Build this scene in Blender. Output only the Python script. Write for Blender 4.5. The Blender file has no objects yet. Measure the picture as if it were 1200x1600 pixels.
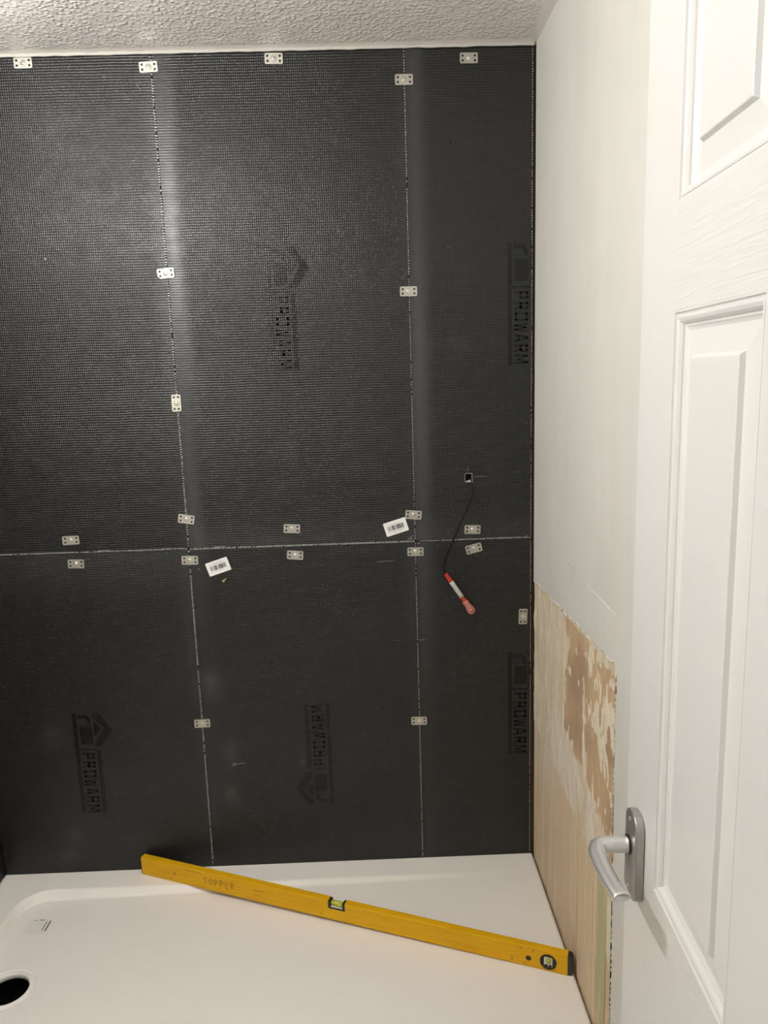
import bpy, bmesh, math, random
from mathutils import Vector, Matrix, noise as mnoise
random.seed(7)
SC = bpy.context.scene
COL = SC.collection
PI = math.pi

# ------------------------------------------------------------------ camera
CAM = Vector((-0.43206, -1.96084, 1.62495))
PITCH, YAW, ROLL, FPX = 0.178573, -0.017602, -0.030902, 1180.09
def cam_axes():
    cy, sy, cp, sp, cr, sr = math.cos(YAW), math.sin(YAW), math.cos(PITCH), math.sin(PITCH), math.cos(ROLL), math.sin(ROLL)
    f = Vector((-sy*cp, cy*cp, -sp)); rt = Vector((cy, sy, 0)); up = rt.cross(f)
    return cr*rt + sr*up, -sr*rt + cr*up, f
rt, up, fw = cam_axes()
cd = bpy.data.cameras.new('camera')
cam = bpy.data.objects.new('camera', cd); COL.objects.link(cam)
m = Matrix((rt, up, -fw)).transposed().to_4x4(); m.translation = CAM
cam.matrix_world = m
cd.sensor_fit = 'VERTICAL'; cd.sensor_height = 24.0; cd.lens = FPX/1600*24.0
cd.clip_start = 0.02; cd.clip_end = 50
SC.camera = cam

# ------------------------------------------------------------------ world, exposure
w = bpy.data.worlds.new('world'); SC.world = w; w.use_nodes = True
w.node_tree.nodes['Background'].inputs[0].default_value = (1.0, 0.965, 0.93, 1)
w.node_tree.nodes['Background'].inputs[1].default_value = 0.42
SC.view_settings.view_transform = 'Standard'
SC.view_settings.look = 'None'
SC.view_settings.gamma = 1.0
SC.view_settings.use_curve_mapping = False
SC.view_settings.exposure = 0.0
BULB = (-1.17, -0.97, 2.18); BULB_STRENGTH = 3150.0
BULB2 = (-1.27, -0.34, 2.325); BULB2_STRENGTH = 48.0; BULB_COL = (1.0, 0.975, 0.945)

# ------------------------------------------------------------------ material helpers
def mat(name, color=(0.8, 0.8, 0.8), rough=0.5, metal=0.0, spec=0.5, **kw):
    mt = bpy.data.materials.new(name); mt.use_nodes = True
    b = mt.node_tree.nodes['Principled BSDF']
    b.inputs['Base Color'].default_value = (*color, 1); b.inputs['Roughness'].default_value = rough
    b.inputs['Metallic'].default_value = metal; b.inputs['Specular IOR Level'].default_value = spec
    for k, v in kw.items():
        b.inputs[k.replace('_', ' ')].default_value = v
    return mt
class NT:
    def __init__(s, mt): s.t = mt.node_tree; s.b = s.t.nodes['Principled BSDF']
    def n(s, ty, **kw):
        nd = s.t.nodes.new(ty)
        for k, v in kw.items(): setattr(nd, k, v)
        return nd
    def l(s, a, b): s.t.links.new(a, b)
    def val(s, sock, v):
        if hasattr(v, 'is_output') or isinstance(v, bpy.types.NodeSocket): s.l(v, sock)
        else: sock.default_value = v
    def math(s, op, a, b=0.0, c=None, clamp=False):
        nd = s.n('ShaderNodeMath', operation=op, use_clamp=clamp)
        s.val(nd.inputs[0], a); s.val(nd.inputs[1], b)
        if c is not None: s.val(nd.inputs[2], c)
        return nd.outputs[0]
    def mix(s, f, a, b):
        nd = s.n('ShaderNodeMix', data_type='RGBA')
        s.val(nd.inputs[0], f)
        s.val(nd.inputs[6], a if isinstance(a, bpy.types.NodeSocket) else (*a, 1))
        s.val(nd.inputs[7], b if isinstance(b, bpy.types.NodeSocket) else (*b, 1))
        return nd.outputs[2]
    def obj(s): return s.n('ShaderNodeTexCoord').outputs['Object']
    def mapping(s, vec, scale=(1, 1, 1), rot=(0, 0, 0)):
        nd = s.n('ShaderNodeMapping'); s.l(vec, nd.inputs[0])
        nd.inputs['Scale'].default_value = scale; nd.inputs['Rotation'].default_value = rot
        return nd.outputs[0]
    def noise(s, vec, scale, detail=2.0, rough=0.5, dist=0.0):
        nd = s.n('ShaderNodeTexNoise'); s.l(vec, nd.inputs['Vector'])
        nd.inputs['Scale'].default_value = scale; nd.inputs['Detail'].default_value = detail
        nd.inputs['Roughness'].default_value = rough; nd.inputs['Distortion'].default_value = dist
        return nd.outputs['Fac']
    def ramp(s, v, a, b):
        nd = s.n('ShaderNodeMapRange'); nd.clamp = True
        s.val(nd.inputs[0], v); nd.inputs[1].default_value = a; nd.inputs[2].default_value = b
        return nd.outputs[0]
    def bump(s, h, dist, strength=1.0, nrm=None):
        nd = s.n('ShaderNodeBump'); s.val(nd.inputs['Height'], h)
        nd.inputs['Distance'].default_value = dist; s.val(nd.inputs['Strength'], strength)
        if nrm is not None: s.l(nrm, nd.inputs['Normal'])
        return nd.outputs[0]

def srgb(r, g, b):
    f = lambda c: (c/255/12.92) if c/255 <= 0.04045 else ((c/255+0.055)/1.055)**2.4
    return (f(r), f(g), f(b))

# backer board: dark cement coat over a woven glass mesh
def make_board_mat(name, ink=False):
    mt = mat(name, rough=0.4, spec=0.42 if not ink else 0.42); N = NT(mt)
    P = N.obj()
    sep = N.n('ShaderNodeSeparateXYZ'); N.l(P, sep.inputs[0])
    wob = N.noise(P, 9.0, 2.0)
    x = N.math('ADD', sep.outputs[0], N.math('MULTIPLY', wob, 0.004))
    z = N.math('ADD', sep.outputs[2], N.math('MULTIPLY', wob, 0.004))
    y = sep.outputs[1]
    hz = N.math('POWER', N.math('ABSOLUTE', N.math('COSINE', N.math('MULTIPLY', z, PI/0.0062))), 5.0)
    hx = N.math('POWER', N.math('ABSOLUTE', N.math('COSINE', N.math('MULTIPLY', x, PI/0.0051))), 5.0)
    h = N.math('ADD', N.math('MULTIPLY', hz, 0.62), N.math('MULTIPLY', hx, 0.38))
    at = N.n('ShaderNodeAttribute', attribute_name='wear')
    asep = N.n('ShaderNodeSeparateColor'); N.l(at.outputs['Color'], asep.inputs[0])
    dust, flat = asep.outputs[0], asep.outputs[1]
    big = N.noise(P, 3.5, 3.0, 0.6)
    patch = N.noise(P, 28.0, 3.0, 0.6)
    prom = N.math('MULTIPLY', N.math('ADD', 0.45, N.math('MULTIPLY', patch, 0.9)), N.math('SUBTRACT', 1.0, N.math('MULTIPLY', flat, 0.75)))
    h2 = N.math('MULTIPLY', h, prom)
    grit = N.noise(P, 900.0, 2.0, 0.7)
    n1 = N.bump(N.noise(P, 14.0, 2.0), 0.0035, 0.35)
    n2 = N.bump(N.math('ADD', h2, N.math('MULTIPLY', grit, 0.10 if not ink else 0.02)), 0.0009 if not ink else 0.0006, 1.0, n1)
    N.l(n2, N.b.inputs['Normal'])
    if ink:
        c0, c1 = (0.002, 0.002, 0.002), (0.003, 0.003, 0.003)
    else:
        c0, c1 = (0.0105, 0.0107, 0.0104), (0.0230, 0.0235, 0.0229)
    c = N.mix(N.math('MULTIPLY', h, 0.85), c0, c1)
    c = N.mix(N.ramp(big, 0.35, 0.7), c, N.mix(0.18, c, (0.024, 0.025, 0.025)))
    c = N.mix(N.math('MULTIPLY', dust, 1.0 if not ink else 0.3), c, (0.30, 0.30, 0.295))
    N.l(c, N.b.inputs['Base Color'])
    r = N.math('ADD', 0.235 if not ink else 0.15, N.math('ADD', N.math('MULTIPLY', patch, 0.14), N.math('MULTIPLY', dust, 0.35)))
    N.l(r, N.b.inputs['Roughness'])
    return mt
M = {}
M['board'] = make_board_mat('backer_board_coat')
M['ink'] = make_board_mat('black_print', ink=True)
M['fibre'] = mat('glass_fibre_ends', (0.40, 0.40, 0.38), 0.45)
M['gap_back'] = mat('dark_gap_backing', (0.10, 0.065, 0.04), 0.85)  # dark brown stands in for the shade inside the gaps between boards
M['foam_edge'] = mat('foam_edge', (0.10, 0.095, 0.085), 0.8)
M['scuff'] = mat('dark_scuff', (0.012, 0.011, 0.010), 0.5)
M['pale_scuff'] = mat('pale_scuff', (0.22, 0.22, 0.21), 0.6)
M['void'] = mat('dark_void', (0.006, 0.006, 0.006), 0.9, spec=0.1)
M['clip_steel'] = mat('galvanised_steel', (0.56, 0.54, 0.48), 0.36, 0.85)
M['screw_steel'] = mat('screw_steel', (0.75, 0.74, 0.70), 0.28, 0.9)
def steel_tex(mt, sc):
    N = NT(mt); v = N.noise(N.obj(), sc, 3.0, 0.6)
    N.l(N.math('ADD', 0.36, N.math('MULTIPLY', v, 0.25)), N.b.inputs['Roughness'])
    N.l(N.bump(v, 0.0006, 0.5), N.b.inputs['Normal'])
steel_tex(M['clip_steel'], 160)

# painted plaster
def plaster(name, color, rough, lo=0.94, streak=False):
    mt = mat(name, color, rough, spec=0.35); N = NT(mt); P = N.obj()
    v = N.noise(P, 3.0, 4.0, 0.6); v2 = N.noise(N.mapping(P, (1, 6, 1.6)), 2.0, 3.0, 0.5, 0.4)
    k = N.ramp(N.math('ADD', N.math('MULTIPLY', v, 0.5), N.math('MULTIPLY', v2, 0.5)), 0.35, 0.65)
    N.l(N.mix(k, tuple(c*lo*q for c, q in zip(color, (0.985, 1.0, 0.985))), color), N.b.inputs['Base Color'])
    f = N.noise(P, 140.0, 3.0, 0.6)
    nb = N.bump(v2, 0.004, 0.35)
    N.l(N.bump(f, 0.0006, 0.35, nb), N.b.inputs['Normal'])
    return mt
M['wall_paint'] = plaster('painted_plaster', (0.70, 0.685, 0.64), 0.55, 0.92)
M['hall_paint'] = plaster('white_painted_wall', (0.82, 0.81, 0.78), 0.6)
M['floor_ply'] = mat('floor_plywood', (0.5, 0.42, 0.3), 0.7)
N = NT(M['floor_ply']); N.l(N.mix(N.noise(N.mapping(N.obj(), (2, 18, 1)), 3.0, 4.0), (0.46, 0.37, 0.26), (0.58, 0.48, 0.34)), N.b.inputs['Base Color'])
# textured gloss ceiling
def ceiling_mat():
    mt = mat('stippled_gloss_ceiling', (0.85, 0.80, 0.755), 0.15, spec=0.8); N = NT(mt); P = N.obj()
    sep = N.n('ShaderNodeSeparateXYZ'); N.l(P, sep.inputs[0])
    wv = N.n('ShaderNodeVectorMath', operation='ADD'); N.l(P, wv.inputs[0])
    nz_ = N.n('ShaderNodeTexNoise'); N.l(P, nz_.inputs['Vector']); nz_.inputs['Scale'].default_value = 90; nz_.inputs['Detail'].default_value = 1
    sc = N.n('ShaderNodeVectorMath', operation='SCALE'); N.l(nz_.outputs['Color'], sc.inputs[0]); sc.inputs['Scale'].default_value = 0.006
    N.l(sc.outputs[0], wv.inputs[1])
    vo = N.n('ShaderNodeTexVoronoi', feature='SMOOTH_F1'); N.l(wv.outputs[0], vo.inputs['Vector'])
    vo.inputs['Scale'].default_value = 100; vo.inputs['Smoothness'].default_value = 0.25
    blob = N.math('SUBTRACT', 1.0, N.math('POWER', N.math('MULTIPLY', vo.outputs['Distance'], 1.7, clamp=True), 2.0))
    pres = N.math('ADD', 0.35, N.math('MULTIPLY', N.ramp(N.noise(P, 40.0, 2.0), 0.35, 0.65), 0.8))
    edge = N.math('MULTIPLY', N.ramp(N.math('MULTIPLY', sep.outputs[0], -1.0), 0.022, 0.034), N.ramp(N.math('MULTIPLY', sep.outputs[1], -1.0), 0.022, 0.034))
    h = N.math('MULTIPLY', N.math('MULTIPLY', blob, pres), edge)
    N.l(N.bump(h, 0.0025, 1.0, N.bump(N.noise(P, 18, 3), 0.004, 0.4)), N.b.inputs['Normal'])
    return mt
M['ceiling'] = ceiling_mat()
M['lip_paint'] = mat('ceiling_edge_filler', (0.50, 0.48, 0.44), 0.6)
# adhesive / stripped plasterboard: intrinsic colours from the mesh attribute + fine relief
def strip_mat():
    mt = mat('stripped_plasterboard', rough=0.75, spec=0.25); N = NT(mt); P = N.obj()
    at = N.n('ShaderNodeAttribute', attribute_name='paint')
    v = N.noise(N.mapping(P, (1, 40, 3)), 4.0, 4.0, 0.6)
    c = N.mix(N.ramp(v, 0.4, 0.7), at.outputs['Color'], N.mix(0.16, at.outputs['Color'], (0.30, 0.22, 0.14)))
    N.l(c, N.b.inputs['Base Color'])
    lump = N.ramp(N.noise(N.mapping(P, (1, 1.6, 0.7)), 42.0, 4.0, 0.62, 0.8), 0.35, 0.75)
    N.l(N.bump(N.math('ADD', N.noise(P, 130, 3, 0.6), v), 0.0011, 0.6, N.bump(lump, 0.0045, 0.55)), N.b.inputs['Normal'])
    return mt
M['stripped'] = strip_mat()
M['plaster_edge'] = mat('broken_plaster', (0.66, 0.60, 0.48), 0.8)
# shower tray
M['tray'] = mat('white_stone_resin', (0.90, 0.865, 0.81), 0.42, spec=0.4)
N = NT(M['tray']); N.l(N.bump(N.noise(N.obj(), 350, 3, 0.6), 0.0004, 0.3), N.b.inputs['Normal'])
M['label_white'] = mat('white_label', (0.86, 0.86, 0.84), 0.4)
M['clear_label'] = mat('clear_label', (0.86, 0.825, 0.76), 0.36)
M['print'] = mat('grey_print', (0.05, 0.05, 0.05), 0.6)
M['print_soft'] = mat('soft_grey_print', (0.30, 0.30, 0.30), 0.6)
# spirit level
def yellow_mat():
    mt = mat('yellow_paint', (0.60, 0.315, 0.012), 0.4, spec=0.22); N = NT(mt); P = N.obj()
    a = N.noise(N.mapping(P, (3, 30, 30)), 3.0, 5.0, 0.65); b = N.noise(P, 120, 3, 0.7); g = N.noise(P, 22, 4, 0.7)
    c = N.mix(N.ramp(a, 0.45, 0.75), (0.74, 0.41, 0.006), (0.62, 0.325, 0.006))
    c = N.mix(N.math('MULTIPLY', N.ramp(b, 0.66, 0.74), N.ramp(g, 0.55, 0.65)), c, (0.10, 0.05, 0.015))
    N.l(c, N.b.inputs['Base Color'])
    N.l(N.math('ADD', 0.32, N.math('MULTIPLY', g, 0.25)), N.b.inputs['Roughness'])
    return mt
M['yellow'] = yellow_mat()
M['black_plastic'] = mat('black_plastic', (0.012, 0.012, 0.012), 0.4)
M['vial'] = mat('yellow_green_fluid', (0.62, 0.66, 0.04), 0.12, Transmission_Weight=0.25)
M['vial_back'] = mat('vial_bed', (0.62, 0.62, 0.52), 0.4)
M['pencil'] = mat('pencil_mark', (0.10, 0.045, 0.012), 0.8)
# cable
M['cable'] = mat('black_cable_sheath', (0.006, 0.006, 0.006), 0.55, spec=0.3)
M['red'] = mat('red_heat_shrink', (0.55, 0.035, 0.02), 0.3)
M['tape'] = mat('white_tape', (0.55, 0.55, 0.52), 0.4)
M['pink'] = mat('clear_pink_plastic', (0.66, 0.26, 0.22), 0.2, Transmission_Weight=0.25)
M['brass'] = mat('copper_end', (0.7, 0.3, 0.12), 0.3, 0.9)
M['plug'] = mat('yellow_wall_plug', (0.55, 0.45, 0.16), 0.5)
# door
def door_mat(name, horizontal):
    mt = mat(name, (0.71, 0.705, 0.685), 0.34, spec=0.45); N = NT(mt); P = N.obj()
    mp = N.mapping(P, (5, 1, 90) if horizontal else (90, 1, 4))
    v = N.noise(mp, 1.6, 3.0, 0.55, 0.9)
    N.l(N.bump(v, 0.0022, 0.16 if not horizontal else 0.55), N.b.inputs['Normal'])
    return mt
M['door'] = door_mat('moulded_door_paint', False)
M['door_rail'] = door_mat('moulded_door_rail_paint', True)
M['satin'] = mat('satin_anodised_aluminium', (0.68, 0.675, 0.66), 0.36, 0.72)
M['plate_metal'] = mat('backplate_aluminium', (0.43, 0.42, 0.41), 0.38, 0.8)
M['lamp_base'] = mat('white_lamp_holder', (0.8, 0.8, 0.78), 0.4)
def glow(name, col, s):
    mt = mat(name, col, 0.4); b = mt.node_tree.nodes['Principled BSDF']
    b.inputs['Emission Color'].default_value = (*col, 1); b.inputs['Emission Strength'].default_value = s
    return mt
M['bulb'] = glow('bulb_glow', BULB_COL, BULB_STRENGTH)
M['bulb2'] = glow('small_bulb_glow', BULB_COL, BULB2_STRENGTH)

# ------------------------------------------------------------------ object helpers
def obj(name, bm, mats, parent=None, loc=(0, 0, 0), rot=(0, 0, 0), smooth=False, bevel=None):
    if isinstance(mats, str): mats = [mats]
    if isinstance(bm, bmesh.types.BMesh):
        bmesh.ops.recalc_face_normals(bm, faces=bm.faces)
        me = bpy.data.meshes.new(name); bm.to_mesh(me); bm.free()
    else: me = bm
    for k in mats: me.materials.append(M[k])
    if smooth:
        for p in me.polygons: p.use_smooth = True
    o = bpy.data.objects.new(name, me); COL.objects.link(o)
    o.location = loc; o.rotation_euler = rot
    if parent: o.parent = parent
    if bevel:
        b = o.modifiers.new('bevel', 'BEVEL'); b.width = bevel; b.segments = 2; b.limit_method = 'ANGLE'; b.angle_limit = math.radians(40)
        if smooth is False:
            pass
    return o
def thing(name, label, cat, loc=(0, 0, 0), rot=(0, 0, 0), group=None):
    o = bpy.data.objects.new(name, None); COL.objects.link(o); o.empty_display_size = 0.05
    o.location = loc; o.rotation_euler = rot; o['label'] = label; o['category'] = cat
    if group: o['group'] = group
    return o
def struct(o): o['kind'] = 'structure'; return o
def box(bm, lo, hi):
    vs = [bm.verts.new((x, y, z)) for x in (lo[0], hi[0]) for y in (lo[1], hi[1]) for z in (lo[2], hi[2])]
    for f in ((0, 1, 3, 2), (4, 6, 7, 5), (0, 4, 5, 1), (2, 3, 7, 6), (0, 2, 6, 4), (1, 5, 7, 3)): bm.faces.new([vs[i] for i in f])
    return vs
def boxes(*bs):
    bm = bmesh.new()
    for lo, hi in bs: box(bm, lo, hi)
    return bm
def prism(bm, pts, axis, a, b):
    """extrude the 2-D outline pts along axis from a to b"""
    def P(p, t):
        return {'x': (t, p[0], p[1]), 'y': (p[0], t, p[1]), 'z': (p[0], p[1], t)}[axis]
    A = [bm.verts.new(P(p, a)) for p in pts]; B = [bm.verts.new(P(p, b)) for p in pts]
    bm.faces.new(A); bm.faces.new(B[::-1])
    for i in range(len(pts)):
        j = (i+1) % len(pts); bm.faces.new((A[i], B[i], B[j], A[j]))
def lathe(bm, prof, n=32, axis='z', c=(0, 0, 0), close=False):
    rings = []
    for r, h in prof:
        ring = []
        for i in range(n):
            t = 2*PI*i/n; p, q = r*math.cos(t), r*math.sin(t)
            v = {'z': (p, q, h), 'y': (p, h, q), 'x': (h, p, q)}[axis]
            ring.append(bm.verts.new((v[0]+c[0], v[1]+c[1], v[2]+c[2])))
        rings.append(ring)
    for a, b in zip(rings, rings[1:]):
        for i in range(n):
            j = (i+1) % n; bm.faces.new((a[i], a[j], b[j], b[i]))
    if close: bm.faces.new(rings[0]); bm.faces.new(rings[-1])
def sweep(bm, pts, ra, rb, upv=(0, 0, 1), n=20, caps=True, hollow=False):
    pts = [Vector(p) for p in pts]; rings = []
    for i, p in enumerate(pts):
        t = (pts[min(i+1, len(pts)-1)] - pts[max(i-1, 0)]).normalized()
        U = Vector(upv); U = (U - t*U.dot(t)).normalized(); S = t.cross(U)
        a = ra[i] if hasattr(ra, '__len__') else ra; b = rb[i] if hasattr(rb, '__len__') else rb
        rings.append([bm.verts.new(p + S*a*math.cos(2*PI*k/n) + U*b*math.sin(2*PI*k/n)) for k in range(n)])
    for A, B in zip(rings, rings[1:]):
        for i in range(n):
            j = (i+1) % n; bm.faces.new((A[i], A[j], B[j], B[i]))
    if caps: bm.faces.new(rings[0])
    if hollow:
        t = (pts[-1]-pts[-2]).normalized(); c = pts[-1]
        R2 = [bm.verts.new(c + (v.co-c)*0.80) for v in rings[-1]]
        R3 = [bm.verts.new(c + (v.co-c)*0.70 - t*0.003) for v in rings[-1]]
        for A, B in ((rings[-1], R2), (R2, R3)):
            for i in range(n):
                j = (i+1) % n; bm.faces.new((A[i], A[j], B[j], B[i]))
        bm.faces.new(R3)
    elif caps: bm.faces.new(rings[-1])
def catmull(P, k=8):
    P = [Vector(p) for p in P]; out = []
    Q = [P[0]*2-P[1]] + P + [P[-1]*2-P[-2]]
    for i in range(1, len(Q)-2):
        for s in range(k):
            t = s/k; a, b, c, d = Q[i-1], Q[i], Q[i+1], Q[i+2]
            out.append(0.5*((2*b)+(c-a)*t+(2*a-5*b+4*c-d)*t*t+(3*b-a-3*c+d)*t**3))
    out.append(P[-1]); return out
def nz(x, y, z=0.0): return mnoise.noise(Vector((x, y, z)))

# ------------------------------------------------------------------ the setting
ZC, ZT, ZM = 2.395, 0.257, 1.190
XL = -1.508
struct(obj('wall_back', boxes(((-1.75, 0.0122, 0), (0.15, 0.12, 2.5))), 'gap_back'))
struct(obj('ceiling', boxes(((-1.75, -1.9, ZC), (0.15, 0.12, 2.5))), 'ceiling'))
struct(obj('floor', boxes(((-1.75, -2.9, -0.1), (0.6, 0.12, 0.0))), 'floor_ply'))
struct(obj('wall_left', boxes(((-1.75, -1.9, 0), (XL-0.0145, 0.12, 2.5))), 'hall_paint'))
struct(obj('wall_front', boxes(((-1.75, -1.9, 0), (-0.93, -1.80, ZC)), ((-0.10, -1.9, 0), (0.0, -1.80, ZC)), ((-0.93, -1.9, 2.2), (-0.10, -1.80, ZC))), 'hall_paint'))

# right wall: core, stripped area, painted skim
bm = boxes(((0.009, -1.9, 0), (0.12, 0.12, 2.5)))
wr = struct(obj('wall_right', bm, 'wall_paint'))
def skim_z(y): return 1.071 + 0.024*min(1, -y/0.6) + 0.006*nz(y*22, 3) + 0.006*nz(y*70, 9) + (-0.012 if -0.30 < y < -0.20 else 0)*abs(nz(y*40, 1))
def skim_y(z):
    base = -0.684 if z > 0.75 else -0.684-0.014*min(1, (0.75-z)/0.25)
    return base + 0.003*nz(z*25, 5) + (0.004 if z < 0.75 else 0.0015)*nz(z*70, 8)
out = [(0.0, skim_z(0))]
y = -0.004
while y > -0.672: out.append((y, skim_z(y))); y -= 0.004
out += [(-0.680, 1.088), (-0.686, 1.080)]
z = 1.074
while z > 0.0: out.append((skim_y(z), z)); z -= 0.004
out += [(skim_y(0.0), 0.0), (-1.8, 0.0), (-1.8, ZC), (0.0, ZC)]
bm = bmesh.new(); prism(bm, out, 'x', 0.0, 0.0092)
bmesh.ops.triangulate(bm, faces=[f for f in bm.faces if len(f.verts) > 4])
obj('plaster_skim', bm, 'wall_paint', wr)
# raised broken lip along the edge of the skim
bm = bmesh.new()
lip = [p for p in out if p[0] > -0.72 and p[1] < 1.2 and p[1] > 0.2][:-1]
prev = None
for i in range(0, len(lip)-1, 3):
    if prev is not None and nz(i*0.21, 2.2) > -0.12:
        a, b = Vector((0, *prev)), Vector((0, *lip[i])); r = 0.0016 + 0.0016*abs(nz(i*0.6, 7))
        sweep(bm, [a+Vector((0.001, 0, 0)), (a+b)/2+Vector((-0.0008, 0.001*nz(i, 1), 0)), b+Vector((0.001, 0, 0))], [r*.5, r, r*.5], [r*.5, r, r*.5], upv=(1, 0, 0), n=6)
    prev = lip[i]
obj('plaster_lip', bm, 'plaster_edge', wr, smooth=True)

# stripped area: relief mesh with its own colours
COLS = dict(tan=(0.58, 0.415, 0.255), cream=(0.80, 0.72, 0.56), grey=(0.70, 0.62, 0.47), streak=(0.70, 0.545, 0.36), green=(0.47, 0.46, 0.25), brown=(0.36, 0.25, 0.15), pale=(0.76, 0.68, 0.56))
def mixc(a, b, t): t = max(0, min(1, t)); return tuple(p*(1-t)+q*t for p, q in zip(a, b))
def sm(a, b, x): t = max(0, min(1, (x-a)/(b-a))); return t*t*(3-2*t)
def strip_fn(y, z):
    """depth towards the room (m) and colour of the stripped wall at (y, z); y is negative into the room"""
    u = -y
    wob = 0.020*nz(u*14, z*14, 1) + 0.010*nz(u*45, z*45, 2)
    h = 0.0; c = COLS['grey']
    # greyish adhesive field
    rough = nz(u*26, z*13, 4) + 0.5*nz(u*70, z*45, 5)
    h = 0.0016 + 0.0028*rough
    c = mixc(COLS['grey'], COLS['cream'], sm(-0.1, 0.5, rough)*0.75)
    c = mixc(c, COLS['streak'], sm(0.0, 0.6, nz(u*18, z*4, 6)))
    c = mixc(c, COLS['pale'], sm(0.86, 0.76, z)*sm(0.0, 0.3, nz(u*9, z*5, 16)+0.25))
    # bare tan patch
    left = 0.315 + wob*1.1 + (0.03 if 0.95 < z < 1.03 else 0.0)
    lowb = 0.800 - 0.10*max(0, (u-0.36))/0.3 + 2.0*wob
    inside = sm(left-0.003, left+0.003, u)*sm(lowb-0.006, lowb+0.006, z)*sm(1.079+0.6*wob, 1.070+0.6*wob, z)
    fl = nz(u*24, z*11+u*6, 8) + 0.5*nz(u*80, z*34, 9)
    flake = sm(0.24, 0.30, fl + 0.16*sm(0.42, 0.55, u) - 0.35*sm(0.12, 0.0, abs(u-0.36)) - 0.3*sm(0.66, 0.68, u))
    tanc = mixc(COLS['tan'], (0.43, 0.30, 0.19), sm(-0.3, 0.4, nz(u*8, z*8, 10)))
    ci = mixc(tanc, mixc(COLS['cream'], COLS['grey'], sm(0, 0.4, nz(u*50, z*50, 11))), flake)
    hi = -0.0006 + flake*0.0018
    c = mixc(c, ci, inside); h = h*(1-inside) + hi*inside
    # lower streaky area, under a sloping line
    line = 0.668 - 0.075*u + 0.010*nz(u*30, 0, 12) + 0.008*nz(u*90, 0, 13)
    low = sm(line+0.004, line-0.004, z)
    st = nz(u*60, z*1.6, 14) + 0.5*nz(u*150, z*3.0, 15)
    cs = mixc(COLS['streak'], COLS['cream'], sm(0.0, 0.6, st)*0.55)
    cs = mixc(cs, COLS['pale'], sm(0.35, 0.1, u)*sm(0.45, 0.62, z)*0.6)
    cs = mixc(cs, COLS['brown'], sm(0.45, 0.62, -st)*0.40)
    gr = sm(0.575, 0.60, u + 0.010*nz(z*12, 3)) * sm(0.66, 0.60, z)
    cs = mixc(cs, mixc(COLS['green'], COLS['streak'], sm(-0.1, 0.5, nz(u*40, z*6, 17))*0.7), gr*0.85)
    edge = sm(0.652, 0.656, u + 0.004*nz(z*18, 6))
    cs = mixc(cs, mixc(COLS['cream'], COLS['streak'], sm(0.49, 0.46, z)), edge)
    hs = 0.0002 + edge*0.0016*sm(0.46, 0.50, z) + 0.0004*st
    dk = sm(0.0050, 0.0020, abs(u - 0.650 - 0.003*nz(z*14, 6)))*sm(0.50, 0.46, z)
    cs = mixc(cs, COLS['brown'], dk*0.85); hs -= dk*0.0012
    hs = max(hs, 0.0036*sm(0.668, 0.690, u)*sm(0.75, 0.70, z)*(0.75+0.6*nz(u*60, z*30, 20)))
    # adhesive ridge that runs down between tan patch and the streaks
    c = mixc(c, cs, low); h = h*(1-low) + hs*low
    rid = sm(0.006, 0.0, abs(z-line))*sm(-0.1, 0.2, nz(u*60, 1, 18))
    c = mixc(c, COLS['cream'], rid*0.6); h += rid*0.0010
    return max(-0.003, min(0.0042, h)), c
bm = bmesh.new(); lay = bm.verts.layers.float_color.new('paint')
NY, NZ = 300, 400; g = []
for j in range(NZ+1):
    row = []
    for i in range(NY+1):
        y = -0.725*i/NY; z = 0.15 + (1.115-0.15)*j/NZ
        h, c = strip_fn(y, z)
        v = bm.verts.new((0.0042-h, y, z)); v[lay] = (*c, 1); row.append(v)
    g.append(row)
for j in range(NZ):
    for i in range(NY): bm.faces.new((g[j][i], g[j][i+1], g[j+1][i+1], g[j+1][i]))
o = obj('stripped_surface', bm, 'stripped', wr, smooth=True)
o['label'] = 'tan and cream tile adhesive residue on bare plasterboard'

# thin ridge line in the paint above the stripped area
bm = bmesh.new(); sweep(bm, [(0.0003, -0.33, 1.204), (0.0, -0.5, 1.197), (0.0003, -0.682, 1.189)], 0.0008, 0.0012, upv=(1, 0, 0), n=6)
obj('paint_ridge', bm, 'wall_paint', wr, smooth=True)

# plaster lip between ceiling and boards, with a few ragged bits
bm = bmesh.new(); n = 260; ra = []
pts = []
for i in range(n+1):
    x = XL - 0.0 + (1.508-0.004)*i/n
    pts.append((x, -0.0045 + 0.001*nz(x*20, 0), ZC - 0.0035 + 0.0012*nz(x*30, 4)))
sweep(bm, pts, [0.0030+0.0008*nz(p[0]*40, 2) for p in pts], [0.0042+0.0016*nz(p[0]*26, 8) for p in pts], upv=(0, 0, 1), n=8)
struct(obj('trim_1', bm, 'lip_paint', smooth=True))

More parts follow.
